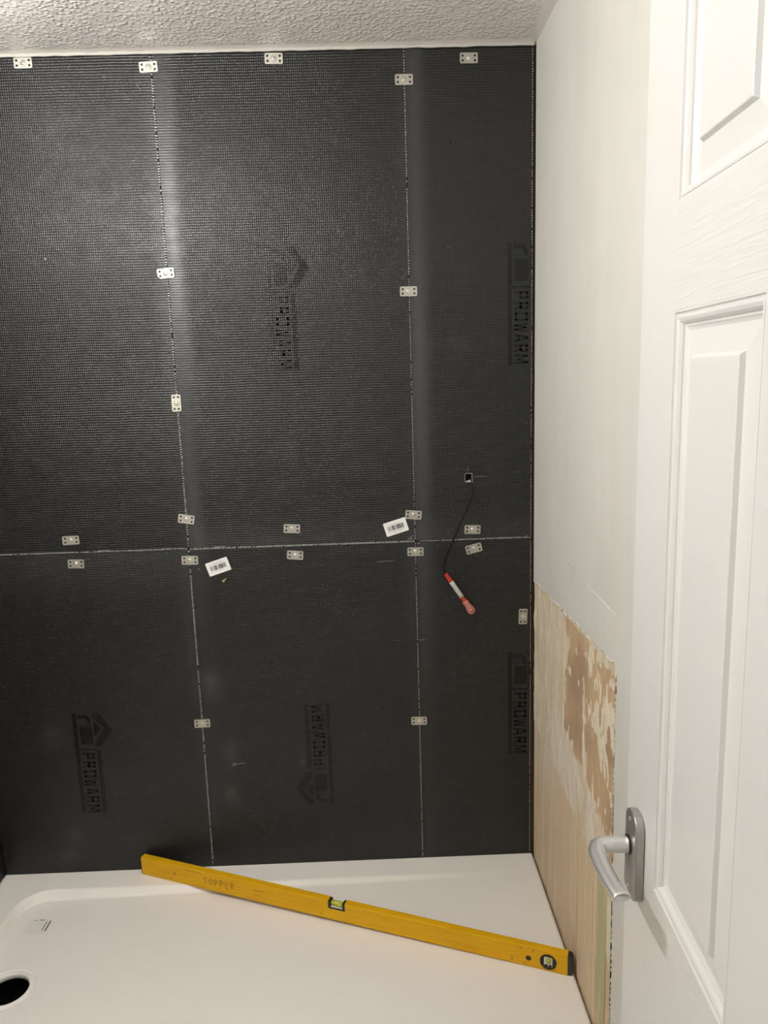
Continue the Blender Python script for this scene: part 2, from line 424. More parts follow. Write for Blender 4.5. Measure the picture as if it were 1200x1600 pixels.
# ------------------------------------------------------------------ backer boards
def lines(a, b, step, extra=()):
    n = max(1, round((b-a)/step)); L = [a+(b-a)*i/n for i in range(n+1)]
    for e in extra:
        if a < e < b:
            L = [v for v in L if abs(v-e) > step*0.35 or v in (a, b)] + [e]
    return sorted(L)
SMEARS = [(-0.915+0.035, 0.80, 0.035, 0.05, .10), (-0.845, 0.60, 0.03, 0.055, .09), (-0.85, 0.475, 0.028, 0.04, .12), (-1.33, 0.67, 0.04, 0.05, .08), (-1.30, 0.37, 0.03, 0.035, .10), (-1.32, 0.31, 0.035, 0.025, .12),
          (-0.645, 0.57, 0.012, 0.015, .12), (-0.19, 1.70, 0.03, 0.03, .05), (-0.64, 1.44, 0.02, 0.03, .05), (-0.76, 2.08, 0.10, 0.12, .05), (-0.89, 0.83, 0.03, 0.03, .05)]
def wear(x, z):
    d = 0.0; f = 0.0
    lowf = 0.35 + 0.65*sm(0.3, 1.5, z)
    for sx, kr, kl in ((-0.916, 1.0, 0.55), (-0.316, 1.0, 0.40)):
        k = x - sx
        amp = 1.0 if (z > ZM or sx > -0.5) else 0.45
        if k > 0:
            band = sm(0.062, 0.018, k)*(0.6+0.4*sm(0.0, 0.02, k))
            d += 0.125*amp*lowf*band*(0.75+0.5*nz(z*2.2, sx)) ; f += band*0.95
        elif k > -0.06:
            band = sm(0.045, 0.004, -k)
            a2 = (0.075 if z > ZM else 0.13)*(kl)
            d += a2*lowf*band*(0.8+0.5*nz(z*2.5, sx+4)); f += band*0.4
    k = z - ZM
    if k < 0 and x < -0.916: d += 0.055*sm(0.16, 0.0, -k)*(0.7+0.6*nz(x*6, 2))
    if 0 < k and x > -0.9: d += 0.045*sm(0.10, 0.0, k)
    for (a, b, ra_, rb_, s) in SMEARS:
        q = ((x-a)/ra_)**2 + ((z-b)/rb_)**2
        if q < 4: d += s*math.exp(-q*1.6)*(0.55+0.8*abs(nz(x*40, z*40)))
    d += 0.012*max(0, nz(x*3, z*3, 3))
    return max(0, min(1, d)), max(0, min(1, f))
def fibres(bm, a, b, out, step=0.0062, amp=1.0, axis='z'):
    """row of cut fibre tips along an edge from a to b; out = unit direction off the board"""
    a, b, out = Vector(a), Vector(b), Vector(out); L = (b-a).length; d = (b-a)/L; k = 0.003
    while k < L:
        s = nz(k*6, a.x*7, a.z*3)
        if random.random() < 0.93 + 0.35*s:
            p = a + d*k + Vector((0, -0.0006, 0)); ln = (0.0018 + 0.0016*random.random())*amp; t = 0.0011+0.0007*random.random()
            q = p + out*ln + d*random.uniform(-0.001, 0.001) + Vector((0, -0.0008*random.random(), 0))
            A = [p + d*t + out*-0.0008, p - d*t + out*-0.0008, q - d*t*0.8, q + d*t*0.8]
            vs = [bm.verts.new(v + Vector((0, yy, 0))) for yy in (-0.0005, 0.0006) for v in A]
            for f in ((0, 1, 2, 3), (7, 6, 5, 4), (0, 4, 5, 1), (1, 5, 6, 2), (2, 6, 7, 3), (3, 7, 4, 0)): bm.faces.new([vs[i] for i in f])
        k += step
def backer_board(x0, x1, z0, z1, label, hole=None, edges='', bow=0.0):
    t = thing('backer_board', label, 'board', ((x0+x1)/2, 0.0, z0), group='backer boards lining the back wall')
    cx = (x0+x1)/2
    xs = lines(x0, x1, 0.0075, hole[:2] if hole else ()); zs = lines(z0, z1, 0.0075, hole[2:] if hole else ())
    bm = bmesh.new(); lay = bm.verts.layers.float_color.new('wear'); V = {}
    for i, x in enumerate(xs):
        for j, z in enumerate(zs):
            v = bm.verts.new((x-cx, 0.0, z-z0)); d, f = wear(x, z); v[lay] = (d, f, 0, 1); V[i, j] = v
    fr = []
    for i in range(len(xs)-1):
        for j in range(len(zs)-1):
            if hole and hole[0] <= (xs[i]+xs[i+1])/2 <= hole[1] and hole[2] <= (zs[j]+zs[j+1])/2 <= hole[3]: continue
            fr.append(bm.faces.new((V[i, j], V[i+1, j], V[i+1, j+1], V[i, j+1])))
    be = [e for e in bm.edges if len(e.link_faces) == 1]
    r = bmesh.ops.extrude_edge_only(bm, edges=be)
    nv = [e for e in r['geom'] if isinstance(e, bmesh.types.BMVert)]
    bmesh.ops.translate(bm, verts=nv, vec=(0, 0.012, 0))
    for e in r['geom']:
        if isinstance(e, bmesh.types.BMFace): e.material_index = 1
    pan = obj('panel', bm, ['board', 'foam_edge'], t)
    fb = bmesh.new()
    X0, X1, H = x0-cx, x1-cx, z1-z0
    if 'r' in edges: fibres(fb, (X1, 0, 0.004), (X1, 0, H-0.004), (1, 0, 0), amp=(0.35 if x1 > -0.05 else 1.05 if x1 < -0.9 else 0.6))
    if 'l' in edges: fibres(fb, (X0, 0, 0.004), (X0, 0, H-0.004), (-1, 0, 0), amp=0.7)
    if 'b' in edges: fibres(fb, (X0+0.01, 0, 0), (X1, 0, 0), (0, 0, -1), step=0.0051, amp=0.5)
    if 't' in edges: fibres(fb, (X0, 0, H), (X1, 0, H), (0, 0, 1), step=0.0051, amp=0.7)
    if len(fb.verts):
        fo = obj('mesh_fringe', fb, 'fibre', t); fo['label'] = 'pale cut ends of the glass mesh along the board edge'; fo['kind'] = 'stuff'
    else: fb.free()
    return t, cx, z0
B = {}
hx0, hx1, hz0, hz1 = -0.1815, -0.1645, 1.344, 1.3655
B['UL'] = backer_board(XL+0.001, -0.9178, ZM+0.0014, 2.390, 'dark grey mesh-faced backer board, upper left, above the barcode-free lower left board', edges='rbt')
B['UM'] = backer_board(-0.9150, -0.3174, ZM+0.0006, 2.392, 'dark grey mesh-faced backer board, upper middle, with a shiny printed logo at its centre', edges='rbt')
B['UR'] = backer_board(-0.3146, -0.0085, ZM-0.0004, 2.391, 'narrow dark grey backer board, upper right, with the small square cable hole', hole=(hx0, hx1, hz0, hz1), edges='rbt')
B['LL'] = backer_board(XL+0.001, -0.9182, 0.2585, ZM-0.0016, 'dark grey backer board, lower left, above the drain end of the shower tray', edges='r')
B['LM'] = backer_board(-0.9152, -0.3172, 0.2585, ZM-0.0024, 'dark grey backer board, lower middle, behind the yellow spirit level', edges='rt')
B['LR'] = backer_board(-0.3144, -0.0085, 0.2585, ZM-0.0034, 'narrow dark grey backer board, lower right, behind the hanging cable end', edges='r')
B['UL'][0]['label'] = 'dark grey mesh-faced backer board, upper left, the widest above the joint without a logo'
# boards on the left wall (seen as a sliver at the frame's lower left)
def side_board(z0, z1, label):
    t = thing('backer_board', label, 'board', (XL-0.0065, 0, z0), group='backer boards on the left wall')
    bm = bmesh.new(); lay = bm.verts.layers.float_color.new('wear')
    box(bm, (-0.006, -0.82, 0), (0.006, -0.001, z1-z0))
    for v in bm.verts: v[lay] = (0, 0, 0, 1)
    obj('panel', bm, 'board', t)
side_board(0.2585, ZM, 'dark backer board on the left side wall, just a sliver beside the tray corner')
side_board(ZM+0.002, 2.391, 'dark backer board on the left side wall, the higher one')

# lighter wear lines, dark scuffs and cuts on the boards
def stroke(bm, pts, w, y=-0.0009, cx=0, z0=0):
    P = [Vector((p[0]-cx, y, p[1]-z0)) for p in pts]
    for a, b in zip(P, P[1:]):
        d = (b-a).normalized(); s = Vector((-d.z, 0, d.x))*w/2
        A = [a+s, b+s*0.7, b-s*0.7, a-s]
        vs = [bm.verts.new(v + Vector((0, yy, 0))) for yy in (0, 0.0007) for v in A]
        for f in ((0, 1, 2, 3), (7, 6, 5, 4), (0, 4, 5, 1), (1, 5, 6, 2), (2, 6, 7, 3), (3, 7, 4, 0)): bm.faces.new([vs[i] for i in f])
def scuffs(key, mt, strokes, name='scuff'):
    t, cx, z0 = B[key]
    for pts, w in strokes:
        bm = bmesh.new(); stroke(bm, pts, w, cx=cx, z0=z0); obj(name, bm, mt, t)
scuffs('UL', 'scuff', [([(-0.950, 2.165), (-0.938, 2.160), (-0.927, 2.150)], .006), ([(-0.935, 2.143), (-0.925, 2.136)], .005), ([(-0.967, 2.355), (-0.962, 2.350)], .004),
                       ([(-0.945, 1.915), (-0.935, 1.921)], .004), ([(-0.925, 1.865), (-0.921, 1.861)], .005), ([(-0.93, 1.7), (-0.921, 1.697)], .005), ([(-0.925, 1.672), (-0.920, 1.669)], .004),
                       ([(-1.215, 1.196), (-1.195, 1.203), (-1.178, 1.214)], .003), ([(-1.190, 1.204), (-1.178, 1.209), (-1.170, 1.217)], .003), ([(-1.155, 1.222), (-1.148, 1.224)], .003),
                       ([(-1.135, 1.199), (-1.120, 1.205), (-1.108, 1.207)], .004), ([(-1.053, 1.213), (-1.046, 1.217)], .003), ([(-1.25, 1.215), (-1.245, 1.21)], .003), ([(-1.225, 1.198), (-1.215, 1.195)], .005)])
scuffs('UL', 'pale_scuff', [([(-1.03, 2.345), (-1.029, 2.338)], .0015), ([(-0.955, 2.325), (-0.945, 2.31)], .0012), ([(-1.215, 1.935), (-1.210, 1.931)], .004),
                            ([(-1.42, 1.1925), (-1.30, 1.1925), (-1.22, 1.1922)], .0012), ([(-1.155, 1.1925), (-1.125, 1.193)], .003), ([(-0.985, 1.1925), (-0.93, 1.1925)], .0018)], 'pale_mark')
scuffs('UM', 'pale_scuff', [([(-0.85, 1.1925), (-0.835, 1.193), (-0.82, 1.1925)], .0022), ([(-0.322, 1.205), (-0.330, 1.200), (-0.326, 1.196)], .0022), ([(-0.336, 1.197), (-0.322, 1.194)], .002), ([(-0.336, 1.86), (-0.322, 1.88)], .0008)], 'pale_mark')
scuffs('UR', 'pale_scuff', [([(-0.20, 1.1905), (-0.13, 1.191), (-0.02, 1.191)], .0016), ([(-0.175, 1.372), (-0.175, 1.382)], .0012), ([(-0.158, 1.3565), (-0.125, 1.357)], .0010), ([(-0.020, 1.196), (-0.018, 1.188)], .002)], 'pale_mark')
scuffs('LM', 'pale_scuff', [([(-0.843, 0.572), (-0.836, 0.573), (-0.835, 0.567), (-0.842, 0.566)], .0022), ([(-0.834, 0.570), (-0.806, 0.573)], .0014), ([(-0.42, 1.137), (-0.375, 1.138)], .0010), ([(-0.896, 1.135), (-0.893, 1.132)], .003)], 'pale_mark')
scuffs('LR', 'pale_scuff', [([(-0.312, 0.913), (-0.296, 0.914)], .0012), ([(-0.305, 1.1835), (-0.311, 1.183)], .003)], 'pale_mark')

# printed logos: house sign and wordmark reading along the board
def bar_quad(a, b, w_):
    a, b = Vector(a), Vector(b); d = (b-a).normalized(); n_ = Vector((-d.y, d.x))*w_/2
    return [a+n_, b+n_, b-n_, a-n_]
GL = {'P': [((.14, 0), (.14, 1), .28), ((.14, .90), (.72, .90), .20), ((.14, .46), (.72, .46), .20), ((.76, .98), (.76, .38), .26)],
      'R': [((.14, 0), (.14, 1), .28), ((.14, .90), (.72, .90), .20), ((.14, .48), (.72, .48), .20), ((.76, .98), (.76, .42), .26), ((.50, .50), (.80, 0), .27)],
      'O': [((.14, .06), (.14, .94), .28), ((.80, .06), (.80, .94), .28), ((.06, .90), (.88, .90), .20), ((.06, .10), (.88, .10), .20)],
      'W': [((.10, 1), (.28, 0), .20), ((.28, 0), (.50, .85), .18), ((.50, .85), (.72, 0), .18), ((.72, 0), (.90, 1), .20)],
      'A': [((.12, 0), (.44, 1), .26), ((.50, 1), (.86, 0), .26), ((.25, .30), (.75, .30), .17)],
      'M': [((.12, 0), (.12, 1), .24), ((.88, 0), (.88, 1), .24), ((.16, .95), (.50, .25), .20), ((.50, .25), (.84, .95), .20)]}
def logo(key, ox, oz, flip, clipx=None):
    """a = reading direction (down the wall), b = letters' up (towards +x); flip turns it by 180 degrees"""
    t, cx, z0 = B[key]; bm = bmesh.new(); s = -1 if flip else 1
    def P(a, b): return Vector((ox + s*b - cx, 0.0, oz - s*a - z0))
    def poly(pts): bm.faces.new([bm.verts.new(P(a, b)) for a, b in pts])
    poly([(0, 0), (0, .011), (.103, .011), (.103, 0)])                        # base bar under the house
    poly([(.112, 0), (.112, .011), (.300, .011), (.300, 0)])                  # bar under the word
    poly([(.1045, .0005), (.1045, .057), (.1105, .057), (.1105, .0005)])      # divider
    poly([(0, .056), (0, .072), (.052, .106), (.100, .074), (.100, .056), (.090, .056), (.047, .084), (.012, .056)])   # roof
    poly([(.024, .056), (.047, .076), (.070, .056)])                          # gable
    poly([(.040, .018), (.040, .052), (.088, .052), (.093, .046), (.093, .018)])
    poly([(.006, .014), (.006, .040), (.018, .050), (.036, .050), (.034, .042), (.022, .040), (.015, .034), (.015, .014)])
    # word
    for k, ch in enumerate('PROWARM'):
        for p_, q_, w_ in GL[ch]:
            poly([(.117 + .0262*k + .0238*min(1, max(0, v.x)), .016 + .036*v.y) for v in bar_quad(p_, q_, w_)])
    # dark strip above the word with light nicks
    a = .112; k = 0
    while a < .298:
        ln = .006 + .016*abs(math.sin(k*2.3)); poly([(a, .058), (a, .071-.002*(k % 2)), (min(.300, a+ln), .071-.002*(k % 2)), (min(.300, a+ln), .058)])
        a += ln + .0012; k += 1
    bmesh.ops.triangulate(bm, faces=bm.faces)
    if clipx is not None:
        bmesh.ops.bisect_plane(bm, geom=bm.verts[:]+bm.edges[:]+bm.faces[:], plane_co=(clipx-cx, 0, 0), plane_no=(1, 0, 0), clear_outer=True)
    r = bmesh.ops.extrude_face_region(bm, geom=bm.faces[:])
    bmesh.ops.translate(bm, verts=[g_ for g_ in r['geom'] if isinstance(g_, bmesh.types.BMVert)], vec=(0, -0.0004, 0))
    o = obj('printed_logo', bm, 'ink', t, loc=(0, 0.0001, 0)); o['label'] = 'black printed house logo and lettering'
logo('LL', -1.272, 0.739, False)
logo('LM', -0.564, 0.438, True)
logo('UM', -0.672, 1.947, False)
logo('UR', -0.069, 1.942, False, -0.0092)
logo('LR', -0.070, 0.868, False, -0.0092)

# ------------------------------------------------------------------ fixing clips
def clip_plate_mesh():
    bm = bmesh.new(); xs = [-.0215, -.0172, -.0122, .0122, .0172, .0215]; zs = [-.0118, -.0080, -.0028, .0028, .0080, .0118]; V = {}
    for i, x in enumerate(xs):
        for j, z in enumerate(zs):
            a, b = x, z
            if i in (0, 5) and j in (0, 5): a *= .965; b *= .94
            V[i, j] = bm.verts.new((a, 0, b))
    for i in range(5):
        for j in range(5):
            if i in (1, 3) and j in (1, 3): continue
            bm.faces.new((V[i, j], V[i+1, j], V[i+1, j+1], V[i, j+1]))
    r = bmesh.ops.extrude_face_region(bm, geom=bm.faces[:])
    bmesh.ops.translate(bm, verts=[g_ for g_ in r['geom'] if isinstance(g_, bmesh.types.BMVert)], vec=(0, -0.0011, 0))
    lathe(bm, [(.0078, -.0010), (.0072, -.0018), (.0060, -.0019), (.0054, -.0012)], 24, 'y')
    return bm
def screw_mesh():
    bm = bmesh.new(); lathe(bm, [(.0050, -.0010), (.0046, -.0020), (.0034, -.0028), (.0016, -.0031), (.0014, -.0018), (.0002, -.0016)], 20, 'y')
    for k in (0, 1):
        v = box(bm, (-.0032, -.0032, -.0004), (.0032, -.0026, .0004))
        if k: bmesh.ops.rotate(bm, verts=v, cent=(0, 0, 0), matrix=Matrix.Rotation(PI/2, 3, 'Y'))
    return bm
clips = [
 (-1.216, 2.376, 0, 'steel fixing clip at the far top left, just under the ceiling'),
 (-0.923, 2.361, 2, 'steel fixing clip at the top of the left vertical joint, under the ceiling'),
 (-0.626, 2.373, -1, 'steel fixing clip at the top centre, under the ceiling between the two vertical joints'),
 (-0.318, 2.320, 0, 'steel fixing clip at the top of the right vertical joint, a little below the ceiling'),
 (-0.162, 2.364, 0, 'steel fixing clip at the top right, under the ceiling on the narrow board'),
 (-0.920, 1.891, 4, 'slightly tilted steel fixing clip on the left vertical joint, level with the upper logo'),
 (-0.319, 1.831, 0, 'steel fixing clip halfway up the right vertical joint of the upper boards'),
 (-0.919, 1.572, 90, 'upright steel fixing clip on the left vertical joint'),
 (-0.917, 1.270, -9, 'tilted steel fixing clip on the left vertical joint, just above the horizontal joint'),
 (-0.642, 1.235, -4, 'steel fixing clip at the bottom edge of the upper middle board'),
 (-0.320, 1.261, -5, 'steel fixing clip beside the upper barcode label on the right vertical joint'),
 (-0.164, 1.216, -2, 'steel fixing clip behind the cable, just above the horizontal joint on the right'),
 (-1.223, 1.224, 1, 'steel fixing clip on the upper left board, just above the horizontal joint'),
 (-1.216, 1.160, -1, 'steel fixing clip on the lower left board, just below the horizontal joint'),
 (-0.916, 1.159, -2, 'steel fixing clip on the left vertical joint, just below the horizontal joint'),
 (-0.637, 1.163, -5, 'steel fixing clip at the top edge of the lower middle board'),
 (-0.317, 1.161, 0, 'steel fixing clip on the right vertical joint, just below the horizontal joint'),
 (-0.161, 1.164, 14, 'clearly tilted steel fixing clip just below the horizontal joint on the right'),
 (-0.029, 0.970, 88, 'upright steel fixing clip beside the stripped right wall'),
 (-0.917, 0.696, 0, 'steel fixing clip low on the left vertical joint, above the spirit level'),
 (-0.318, 0.679, 0, 'steel fixing clip low on the right vertical joint')]
c0 = thing('fixing_clip', clips[0][3], 'clip', (0, 0, 0), group='steel clips holding the backer boards')
obj('plate', clip_plate_mesh(), 'clip_steel', c0)
obj('screw', screw_mesh(), 'screw_steel', c0)
for k, (x, z, a, lab) in enumerate(clips):
    if k == 0: c = c0
    else:
        c = c0.copy(); COL.objects.link(c)
        for ch in list(c0.children):
            d = ch.copy(); COL.objects.link(d); d.parent = c
    c['label'] = lab; c.location = (x, -0.0012, z)
    c.rotation_euler = (math.radians(random.uniform(-3, 3)), math.radians(-a), math.radians(random.uniform(-4, 4)))

    if k == 5: c.rotation_euler = (math.radians(5), math.radians(-a), math.radians(-5))

# ------------------------------------------------------------------ barcode labels
def barcode_label(cx, cz, ang, lab, flip):
    t = thing('barcode_label', lab, 'label', (cx, -0.0012, cz), (0, math.radians(-ang), 0), group='white barcode labels on the boards')
    pts = []
    for sx, sz in ((1, 1), (-1, 1), (-1, -1), (1, -1)):
        for q in range(4):
            th = {(1, 1): 0, (-1, 1): 90, (-1, -1): 180, (1, -1): 270}[sx, sz] + q*30
            pts.append((sx*.0285 + .002*math.cos(math.radians(th)), sz*.0165 + .002*math.sin(math.radians(th))))
    bm = bmesh.new(); prism(bm, pts, 'y', -0.0005, 0.0)
    obj('paper', bm, 'label_white', t)
    s = -1 if flip else 1
    bm = bmesh.new(); x = -.0215; rnd = random.Random(5)
    while x < .0205:
        wd = rnd.choice((.0006, .0009, .0016, .0028)); a, b = sorted((s*-.006, s*.0065))
        box(bm, (x, -0.0008, a), (x+wd, -0.0005, b)); x += wd + rnd.choice((.0005, .0007, .0014))
    obj('barcode', bm, 'print', t)
    bm = bmesh.new()
    for zz, a, b in ((-.0085, -.021, .021), (-.0125, -.012, .011), (.0090, -.014, .010)):
        x = a
        while x < b:
            wd = rnd.uniform(.0012, .003); lo, hi = sorted((s*zz-.0004, s*zz+.0006)); box(bm, (x, -0.0008, lo), (x+wd, -0.0005, hi)); x += wd+.0005
    obj('small_print', bm, 'print_soft', t)
barcode_label(-0.3672, 1.2298, 16.5, 'white barcode label above the horizontal joint, left of the right vertical joint', False)
barcode_label(-0.8425, 1.1388, 17.5, 'white barcode label below the horizontal joint, right of the left vertical joint', True)

# tiny yellow wall plug end under the lower label
bm = bmesh.new(); lathe(bm, [(.0030, -.0005), (.0034, -.0022), (.0018, -.0036), (.0012, -.0010)], 12, 'y')
sweep(bm, [(0, -.002, 0), (.004, -.003, .004), (.0075, -.0015, .007)], [.0014, .0012, .0006], [.0014, .0012, .0006], n=8)
p = obj('wall_plug', bm, 'plug', loc=(-0.831, -0.0002, 1.099), smooth=True)
p['label'] = 'tiny yellowish plug poking through the board below the lower barcode label'; p['category'] = 'wall plug'

# ------------------------------------------------------------------ cable tail from the square hole
t = thing('electric_cable', 'black cable hanging from the square hole with a red taped end', 'cable', (-0.165, 0, 1.336))
O = Vector((-0.165, 0, 1.336))
cp = [(-0.170, 0.010, 1.348), (-0.1670, -0.002, 1.338), (-0.168, -0.020, 1.309), (-0.180, -0.041, 1.287), (-0.192, -0.050, 1.268), (-0.219, -0.055, 1.207), (-0.237, -0.050, 1.162), (-0.2445, -0.042, 1.128), (-0.2425, -0.035, 1.107), (-0.2385, -0.033, 1.098)]
bm = bmesh.new(); sweep(bm, [p-O for p in catmull(cp, 6)], 0.0034, 0.0023, upv=(0, 1, 0), n=10)
obj('cable_sheath', bm, 'cable', t, smooth=True)
a0, a1 = Vector((-0.241, -0.034, 1.106)), Vector((-0.172, -0.026, 0.999))
ax = (a1-a0)
def seg(f0, f1, r0, r1, k=6, sag=0.0):
    out, rr = [], []
    for i in range(k+1):
        f = f0+(f1-f0)*i/k; out.append(a0+ax*f-O+Vector((0, 0, sag*math.sin(PI*i/k)))); rr.append(r0+(r1-r0)*i/k)
    return out, rr
bm = bmesh.new(); P_, r_ = seg(0, .24, .0052, .0056); sweep(bm, P_, r_, [q*.8 for q in r_], upv=(0, 1, 0), n=14); obj('red_sleeve', bm, 'red', t, smooth=True)
bm = bmesh.new(); P_, r_ = seg(.21, .62, .0060, .0062); r_ = [q*(1+.06*math.sin(i*2.4)) for i, q in enumerate(r_)]; sweep(bm, P_, r_, [q*.85 for q in r_], upv=(0, 1, 0), n=14); obj('white_tape', bm, 'tape', t, smooth=True)
bm = bmesh.new(); P_, r_ = seg(.58, .80, .0050, .0056); sweep(bm, P_, r_, [q*.8 for q in r_], upv=(0, 1, 0), n=14); obj('red_sleeve', bm, 'red', t, smooth=True)
bm = bmesh.new(); P_, _ = seg(.73, 1.06, 1, 1, 9)
sweep(bm, P_, [.0068, .0092, .0078, .0080, .0092, .0100, .0106, .0108, .0100, .0060], [.0055, .0072, .006, .0062, .0066, .007, .0072, .007, .006, .004], upv=(0, 1, 0), n=14)
obj('connector_cap', bm, 'pink', t, smooth=True)
bm = bmesh.new(); c_ = a0+ax*.96-O; lathe(bm, [(.0001, -.0102), (.0022, -.0098), (.0034, -.0080), (.0034, -.004)], 14, 'y', c=(c_.x, c_.y+.001, c_.z)); obj('connector_screw', bm, 'brass', t, smooth=True)
# pale broken surround of the hole (belongs to the board)
tb, cxb, z0b = B['UR']; bm = bmesh.new(); rnd = random.Random(3)
def chip(x, z, w_, h_):
    n_ = 6; pts = [(x+math.cos(2*PI*i/n_)*w_*rnd.uniform(.6, 1.1)-cxb, z+math.sin(2*PI*i/n_)*h_*rnd.uniform(.6, 1.1)-z0b) for i in range(n_)]
    prism(bm, pts, 'y', -0.0012, 0.0004)
for k in range(5): chip(hx0+0.002+k*.0034, hz1+0.0005, .0018, .0010)
for k in range(6): chip(hx1+0.001+rnd.uniform(-.0004, .0008), hz0+k*.004, .0012, .0015)
for k in range(5): chip(hx0-0.0008, hz0+.002+k*.0042, .0011, .0018)
prism(bm, [(hx0-cxb-.001, hz0-z0b-.001), (hx0+.006-cxb, hz0+.0032-z0b), (hx1-.004-cxb, hz0+.0046-z0b), (hx1-.002-cxb, hz0-.001-z0b)], 'y', -0.001, 0.002)
obj('broken_hole_edge', bm, 'fibre', tb)['label'] = 'pale ragged rim of the cable hole'
obj('hole_backing', boxes(((hx0-cxb-.001, 0.0113, hz0-z0b-.001), (hx1-cxb+.001, 0.0119, hz1-z0b+.001))), 'void', tb)

# ------------------------------------------------------------------ shower tray
t = thing('shower_tray', 'large white shower tray with a raised rim below the dark boards', 'shower tray', (XL/2, -0.4, ZT-0.04))
TO = Vector((XL/2, -0.4, ZT-0.04))
DX, DY, DR = -1.322, -0.395, 0.0605
def tray_z(x, y):
    # basin outline: rounded rectangle, open towards the right where it fades out
    ex, ey, R_ = -1.425, -0.0715, 0.085
    yb = -0.730
    dx = (x-ex); dy = min(ey-y, y-yb)
    if dx < R_ and dy < R_: d = R_ - math.hypot(R_-dx, R_-dy)
    else: d = min(dx, dy)
    s = sm(0.0, 0.021, d)
    depth = 0.021*max(0.0, min(1.0, (-0.085-x)/1.25))**0.9
    return ZT - depth*s
bm = bmesh.new(); xs = []; x = XL+.0005
def refine(a, b, c, r, s1, s2):
    L = []; q = a
    while q < b: L.append(q); q += (s1 if c-0.03 < q < c+r else s2)
    return L+[b]
xs = refine(XL+.0005, -0.002, -1.425, 0.12, .003, .008); ys = refine(-0.80, -0.0005, -0.0715-.05, .09, .003, .007)
V = {}
for i, x in enumerate(xs):
    for j, y in enumerate(ys):
        if math.hypot(x-DX, y-DY) < DR-.006: continue
        V[i, j] = bm.verts.new(Vector((x, y, tray_z(x, y)-(.0022 if math.hypot(x-DX, y-DY) < DR else 0)))-TO)
for i in range(len(xs)-1):
    for j in range(len(ys)-1):
        q = [V.get(k) for k in ((i, j), (i+1, j), (i+1, j+1), (i, j+1))]
        if None not in q: bm.faces.new(q)
# skirt
def skirt(seq):
    lo = [bm.verts.new(Vector((v.co.x, v.co.y, 0.0))) for v in seq]
    for a, b, c, d in zip(seq, seq[1:], lo[1:], lo): bm.faces.new((a, b, c, d))
nx, ny = len(xs)-1, len(ys)-1
skirt([V[i, 0] for i in range(nx+1)]); skirt([V[i, ny] for i in range(nx+1)]); skirt([V[0, j] for j in range(ny+1)]); skirt([V[nx, j] for j in range(ny+1)])
body = obj('tray_body', bm, 'tray', t, smooth=True)
zd = tray_z(DX, DY)-TO.z
bm = bmesh.new(); lathe(bm, [(DR+.0025, zd-.0010), (DR+.0018, zd+.0012), (DR-.0008, zd+.0014), (DR-.0030, zd-.0014), (DR-.0046, zd-.0016), (DR-.0062, zd+.0004), (DR-.0110, zd+.0005), (DR-.0132, zd-.0010), (DR-.0138, zd-.005), (DR-.0142, zd-.012), (DR-.0136, zd-.013)], 96)
bmesh.ops.translate(bm, verts=bm.verts, vec=(DX-TO.x, DY-TO.y, 0)); obj('waste_rim', bm, 'tray', t, smooth=True)
bm = bmesh.new(); lathe(bm, [(DR-.0134, zd-.0125), (DR-.010, zd-.0135), (DR-.012, -.10), (.001, -.10)], 48)
bmesh.ops.translate(bm, verts=bm.verts, vec=(DX-TO.x, DY-TO.y, 0)); o = obj('waste_hole', bm, 'void', t, smooth=True); o['label'] = 'dark open waste hole'
# small clear label on the tray (its code square left out)
za = tray_z(-1.33, -0.19)-TO.z
bm = boxes(((-1.366-TO.x, -0.217-TO.y, za+.0001), (-1.306-TO.x, -0.163-TO.y, za+.0004)))
lb = obj('tray_label', bm, 'clear_label', t)
bm = boxes(((-1.3225-TO.x, -0.206-TO.y, za+.0004), (-1.3205-TO.x, -0.173-TO.y, za+.0007)), ((-1.3145-TO.x, -0.208-TO.y, za+.0004), (-1.3115-TO.x, -0.170-TO.y, za+.0007)),
           ((-1.356-TO.x, -0.1675-TO.y, za+.0004), (-1.350-TO.x, -0.1655-TO.y, za+.0007)), ((-1.343-TO.x, -0.1675-TO.y, za+.0004), (-1.331-TO.x, -0.1655-TO.y, za+.0007)))
obj('label_print', bm, 'print', lb)
struct(obj('wall_plinth', boxes(((XL, -0.795, 0), (-0.001, -0.775, ZT-0.0405))), 'hall_paint'))

# ------------------------------------------------------------------ spirit level
LA = Vector((-1.114, -0.022, ZT)); LB = Vector((-0.004, -0.459, ZT)); LL = 1.1785
ang = math.atan2(LB.y-LA.y, LB.x-LA.x)
t = thing('spirit_level', 'long yellow spirit level lying on edge across the white shower tray', 'spirit level', tuple(LA + Vector((0, 0, .0004))), (0, 0, ang))
H, W, S0, S1 = .0525, .0185, .579, .624
bm = bmesh.new()
prism(bm, [(0, 0), (LL, 0), (LL, H), (S1, H), (S1-.002, .0315), (S0+.002, .0315), (S0, H), (0, H)], 'y', 0, W)
obj('level_body', bm, 'yellow', t, bevel=.0012)
obj('face_rib', boxes(((.002, -.0007, .0465), (S0-.003, .0008, .0485)), ((S1+.003, -.0007, .0465), (LL-.002, .0008, .0485)), ((.002, -.0007, .0035), (LL-.002, .0008, .0055))), 'yellow', t, bevel=.0004)
bm = bmesh.new(); prism(bm, [(LL, .0004), (LL+.010, .002), (LL+.0115, .010), (LL+.0115, .044), (LL+.008, .0505), (LL, H-.0002)], 'y', .0005, W-.0005); obj('end_cap', bm, 'black_plastic', t, bevel=.001)
bm = bmesh.new(); prism(bm, [(-.0022, .003), (0, .001), (0, H-.001), (-.0022, H-.003)], 'y', .001, W-.001); obj('end_cap', bm, 'black_plastic', t)
